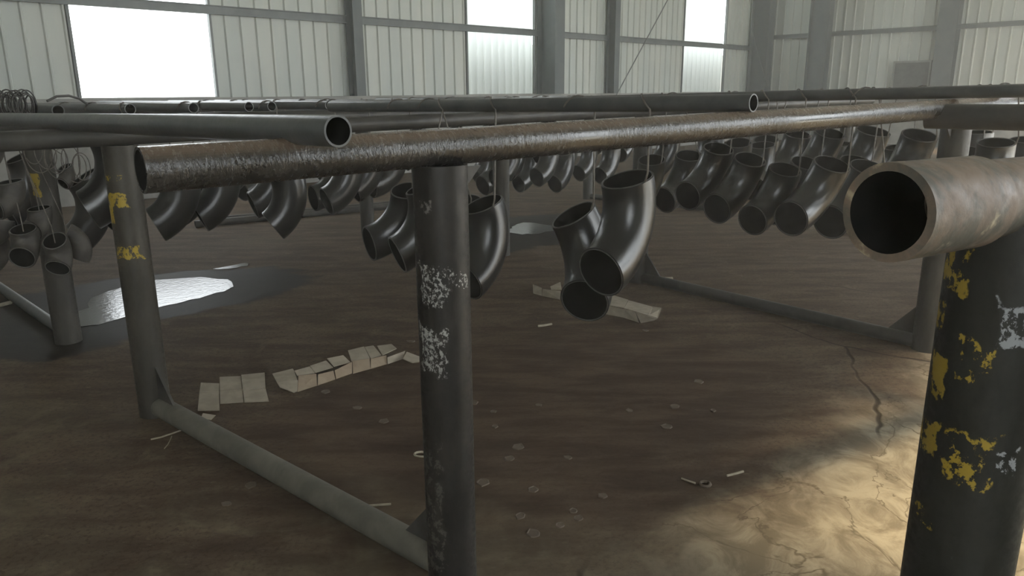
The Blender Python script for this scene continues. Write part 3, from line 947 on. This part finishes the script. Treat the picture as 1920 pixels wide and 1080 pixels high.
p1 = [(1.21, 4.84), (1.39, 5.18), (1.74, 5.36), (2.12, 5.12), (2.16, 4.84), (1.93, 4.66), (1.58, 4.60), (1.22, 4.50), (1.02, 4.60)]
tag(link('water_puddle', outline_disc('water_puddle', p1, 0.0, 0.003, M['water'])), 'water puddle mirroring the white window behind the yellow-marked post', 'puddle')
p2 = [(5.01, 5.02), (5.28, 5.05), (5.30, 4.73), (5.09, 4.58), (4.81, 4.62), (4.77, 4.80)]
tag(link('water_puddle', outline_disc('water_puddle', p2, 0.0, 0.003, M['water'], seed=4)), 'small glinting puddle right of the slim back post', 'puddle')
p3 = [(2.25, 5.35), (2.48, 5.40), (2.52, 5.33), (2.40, 5.27)]
tag(link('water_puddle', outline_disc('water_puddle', p3, 0.0, 0.003, M['water'], jit=0.02, seed=8)), 'tiny glint of water beyond the big puddle', 'puddle')

CARD_A = [
    [(1.211, 3.162, 0.016), (1.264, 3.094, 0.016), (1.221, 3.003, 0.01), (1.163, 3.067, 0.01)] ,
    [(1.162, 3.064, 0.01), (1.219, 3.0, 0.01), (1.149, 2.841, 0.004), (1.086, 2.904, 0.004)] ,
    [(1.294, 3.158, 0.02), (1.366, 3.1, 0.02), (1.313, 2.981, 0.012), (1.233, 3.021, 0.012)] ,
    [(1.231, 3.017, 0.012), (1.311, 2.972, 0.012), (1.257, 2.851, 0.004), (1.181, 2.906, 0.004)] ,
    [(1.37, 3.102, 0.024), (1.458, 3.053, 0.024), (1.383, 2.902, 0.014), (1.301, 2.948, 0.014)] ,
    [(1.3, 2.943, 0.014), (1.38, 2.895, 0.014), (1.333, 2.779, 0.005), (1.257, 2.844, 0.005)] ,
]
CARD_B = [
    [(1.462, 2.987, 0.035), (1.545, 2.954, 0.045), (1.538, 2.93, 0.045), (1.51, 2.855, 0.03), (1.431, 2.887, 0.03)] ,
    [(1.431, 2.887, 0.03), (1.508, 2.846, 0.03), (1.473, 2.793, 0.004), (1.455, 2.79, 0.004), (1.436, 2.875, 0.01)] ,
    [(1.537, 2.892, 0.03), (1.605, 2.854, 0.03), (1.569, 2.792, 0.004), (1.472, 2.788, 0.004)] ,
    [(1.607, 2.842, 0.03), (1.68, 2.833, 0.03), (1.664, 2.796, 0.004), (1.571, 2.79, 0.004)] ,
    [(1.686, 2.832, 0.03), (1.804, 2.871, 0.03), (1.758, 2.805, 0.004), (1.669, 2.797, 0.004)] ,
    [(1.811, 2.877, 0.03), (1.886, 2.846, 0.03), (1.852, 2.793, 0.004), (1.761, 2.8, 0.004)] ,
    [(1.889, 2.84, 0.03), (1.97, 2.828, 0.03), (1.943, 2.788, 0.004), (1.852, 2.791, 0.004)] ,
    [(1.958, 2.803, 0.03), (2.064, 2.804, 0.035), (2.036, 2.789, 0.004), (1.944, 2.784, 0.004)] ,
    [(1.537, 2.925, 0.045), (1.613, 2.924, 0.045), (1.607, 2.871, 0.03), (1.535, 2.898, 0.03)] ,
    [(1.618, 2.929, 0.045), (1.707, 2.937, 0.045), (1.703, 2.873, 0.03), (1.611, 2.873, 0.03)] ,
    [(1.718, 2.947, 0.05), (1.796, 2.93, 0.05), (1.797, 2.876, 0.03), (1.712, 2.879, 0.03)] ,
    [(1.85, 2.972, 0.05), (1.936, 2.964, 0.05), (1.891, 2.852, 0.03), (1.809, 2.882, 0.03)] ,
    [(1.943, 2.968, 0.045), (1.985, 2.956, 0.045), (1.954, 2.847, 0.03), (1.895, 2.85, 0.03)] ,
    [(1.995, 2.937, 0.045), (2.061, 2.911, 0.045), (2.047, 2.849, 0.04), (1.959, 2.845, 0.03)] ,
    [(2.068, 2.797, 0.03), (2.103, 2.744, 0.01), (2.065, 2.696, 0.005), (2.037, 2.711, 0.004), (2.012, 2.754, 0.02)] ,
]
CARD_C = [
    [(3.536, 2.685, 0.05), (3.512, 2.535, 0.05), (3.355, 2.45, 0.05), (3.338, 2.564, 0.05)] ,
    [(3.503, 2.526, 0.05), (3.487, 2.353, 0.05), (3.328, 2.268, 0.05), (3.343, 2.361, 0.05), (3.35, 2.445, 0.05)] ,
    [(3.487, 2.351, 0.05), (3.472, 2.276, 0.06), (3.377, 2.234, 0.03), (3.341, 2.274, 0.045)] ,
    [(3.329, 2.558, 0.05), (3.34, 2.44, 0.05), (3.328, 2.426, 0.003), (3.311, 2.547, 0.003)] ,
    [(3.34, 2.437, 0.05), (3.337, 2.36, 0.05), (3.308, 2.312, 0.003), (3.327, 2.423, 0.003)] ,
    [(3.333, 2.353, 0.05), (3.331, 2.27, 0.045), (3.37, 2.231, 0.03), (3.385, 2.262, 0.01), (3.307, 2.296, 0.004)] ,
]
CARD_D = [
    [(3.428, 3.083, 0.05), (3.529, 3.086, 0.06), (3.445, 3.0, 0.04), (3.399, 3.049, 0.04)] ,
    [(3.378, 3.103, 0.04), (3.418, 2.988, 0.04), (3.364, 2.944, 0.003), (3.353, 3.084, 0.003)] ,
    [(3.45, 3.256, 0.03), (3.394, 3.125, 0.04), (3.355, 3.089, 0.003), (3.359, 3.166, 0.003)] ,
]
def card_sheet(name, label, flaps, warm=()):
    cx = sum(p[0] for f in flaps for p in f) / sum(len(f) for f in flaps)
    cy = sum(p[1] for f in flaps for p in f) / sum(len(f) for f in flaps)
    t = thing(name, label, 'cardboard', (cx, cy, 0))
    for i, f in enumerate(flaps):
        link('flap', prism('flap', [(p[0] - cx, p[1] - cy, p[2]) for p in f], 0.004, M['cardwarm' if i in warm else 'card']), t)
card_sheet('cardboard_sheet', 'flat piece of folded cardboard beside the floor pipe', CARD_A)
card_sheet('cardboard_sheet', 'long torn strip of creased cardboard reaching the white-flaked post', CARD_B, (2, 3, 4, 5, 6))
card_sheet('cardboard_sheet', 'folded cardboard tray with slots behind the lowest elbow', CARD_C)
card_sheet('cardboard_sheet', 'dim cardboard end showing left of the lowest elbow mouth', CARD_D)

def stick(label, a, b, r=0.004, bend=0.01):
    a, b = Vector((*a, r)), Vector((*b, r))
    mid = (a + b) / 2
    s = (b - a).cross(Vector((0, 0, 1))).normalized() * bend
    pts = [a - mid, (a - mid) * 0.4 + s, (b - mid) * 0.4 + s * 0.6, b - mid]
    tag(link('wood_stick', tube('wood_stick', pts, r, M['wood'], 6), None, mid), label, 'stick', 'sticks on the floor')
stick('pale wood stick right of the floor pipe end', (1.083, 1.86), (1.209, 1.753), 0.0035, 0.004)
stick('thin straw below the pale wood stick', (1.082, 1.721), (1.139, 1.666), 0.0016, 0.002)
stick('thin twig leaning by the cardboard and floor pipe', (1.082, 2.702), (1.06, 2.496), 0.003, 0.006)
stick('thin twig left of the floor pipe head', (0.853, 2.772), (0.965, 2.769), 0.003, 0.008)
stick('short twig across the floor pipe shadow', (0.86, 2.66), (0.92, 2.745), 0.002, 0.004)
stick('light splinter at the edge of the sunlit floor', (2.10, 1.09), (2.165, 1.065), 0.004, 0.001)
stick('dark splinter beside the small ring', (1.98, 1.19), (1.985, 1.14), 0.003, 0.001)
stick('pale splinter below the lowest elbow', (2.87, 2.67), (2.95, 2.64), 0.006, 0.004)
stick('pale paper roll beside the rear post foot', (4.17, 2.80), (4.27, 2.72), 0.012, 0.002)
stick('bent pale strip by the left picture edge', (0.80, 5.33), (0.96, 5.36), 0.012, 0.02)

# little curled strap and ring
tag(link('strap_curl', tube('strap_curl', [(0.03 * math.cos(a) * (1 - a / 14), 0.022 * math.sin(a), 0.006 + 0.012 * abs(math.sin(a / 2))) for a in [k * 0.35 for k in range(18)]], 0.004, M['wood'], 6), None, (1.47, 1.93, 0)), 'curled pale strap at the white-flaked post', 'strap')
ring_bm = bmesh.new()
add_tube(ring_bm, [(0.016 * math.cos(a), 0.016 * math.sin(a), 0.005) for a in [k * 2 * math.pi / 16 for k in range(17)]], 0.005, 8)
tag(link('small_ring', finish(ring_bm, 'small_ring', M['paintdisc']), None, (2.0, 1.112, 0)), 'small ring lying on the crack at the sunlit edge', 'ring')
scrap = [(1.055, 2.80, 0.012), (1.085, 2.775, 0.004), (1.115, 2.80, 0.006), (1.075, 2.825, 0.02)]
tag(link('paper_scrap', prism('paper_scrap', [(p[0] - 1.08, p[1] - 2.8, p[2]) for p in scrap], 0.002, M['card']), None, (1.08, 2.8, 0)), 'small paper scrap next to the flat cardboard', 'paper')

# dried paint drops: low discs with a raised lip
def drop_mesh(name, n=14):
    rd = random.Random(3)
    bm = bmesh.new()
    w = [rd.uniform(0.86, 1.14) for _ in range(n)]
    rings = []
    for r, z in ((1.0, 0.0), (0.95, 0.16), (0.80, 0.18), (0.70, 0.08)):
        rings.append([bm.verts.new((w[k] * r * math.cos(2 * math.pi * k / n), w[k] * r * math.sin(2 * math.pi * k / n), z)) for k in range(n)])
    for A, B in zip(rings, rings[1:]):
        for k in range(n):
            bm.faces.new((A[k], A[(k + 1) % n], B[(k + 1) % n], B[k]))
    bm.faces.new(rings[-1])
    bm.faces.new(list(reversed(rings[0])))
    return finish(bm, name, M['paintdisc'])
DROP = drop_mesh('paint_drop')
SPOTS = [(1.921, 2.033), (1.77, 1.743), (1.922, 2.163), (1.829, 1.928), (1.833, 1.56), (1.588, 1.497), (1.445, 1.418), (1.581, 1.321), (1.56, 1.283), (1.714, 1.311), (1.493, 1.298), (1.407, 1.327), (1.504, 1.648), (1.559, 2.707), (1.768, 2.909), (1.559, 2.463), (1.559, 2.277), (1.684, 1.703), (2.31, 1.644), (2.288, 1.452), (2.317, 2.659), (2.473, 1.536), (2.544, 1.401), (0.958, 2.186), (0.85, 2.131), (1.103, 1.916), (2.235, 2.983), (3.222, 2.207), (2.776, 1.608), (2.095, 1.945)]
for x, y in SPOTS:
    s = random.uniform(0.012, 0.026)
    o = link('paint_drop', DROP, None, (x, y, 0), (0, 0, random.uniform(0, 6)))
    o.scale = (s, s * random.uniform(0.7, 1.0), 0.02)
    tag(o, 'small dried paint drop stuck to the brown floor', 'paint drop', 'dried paint drops on the floor')
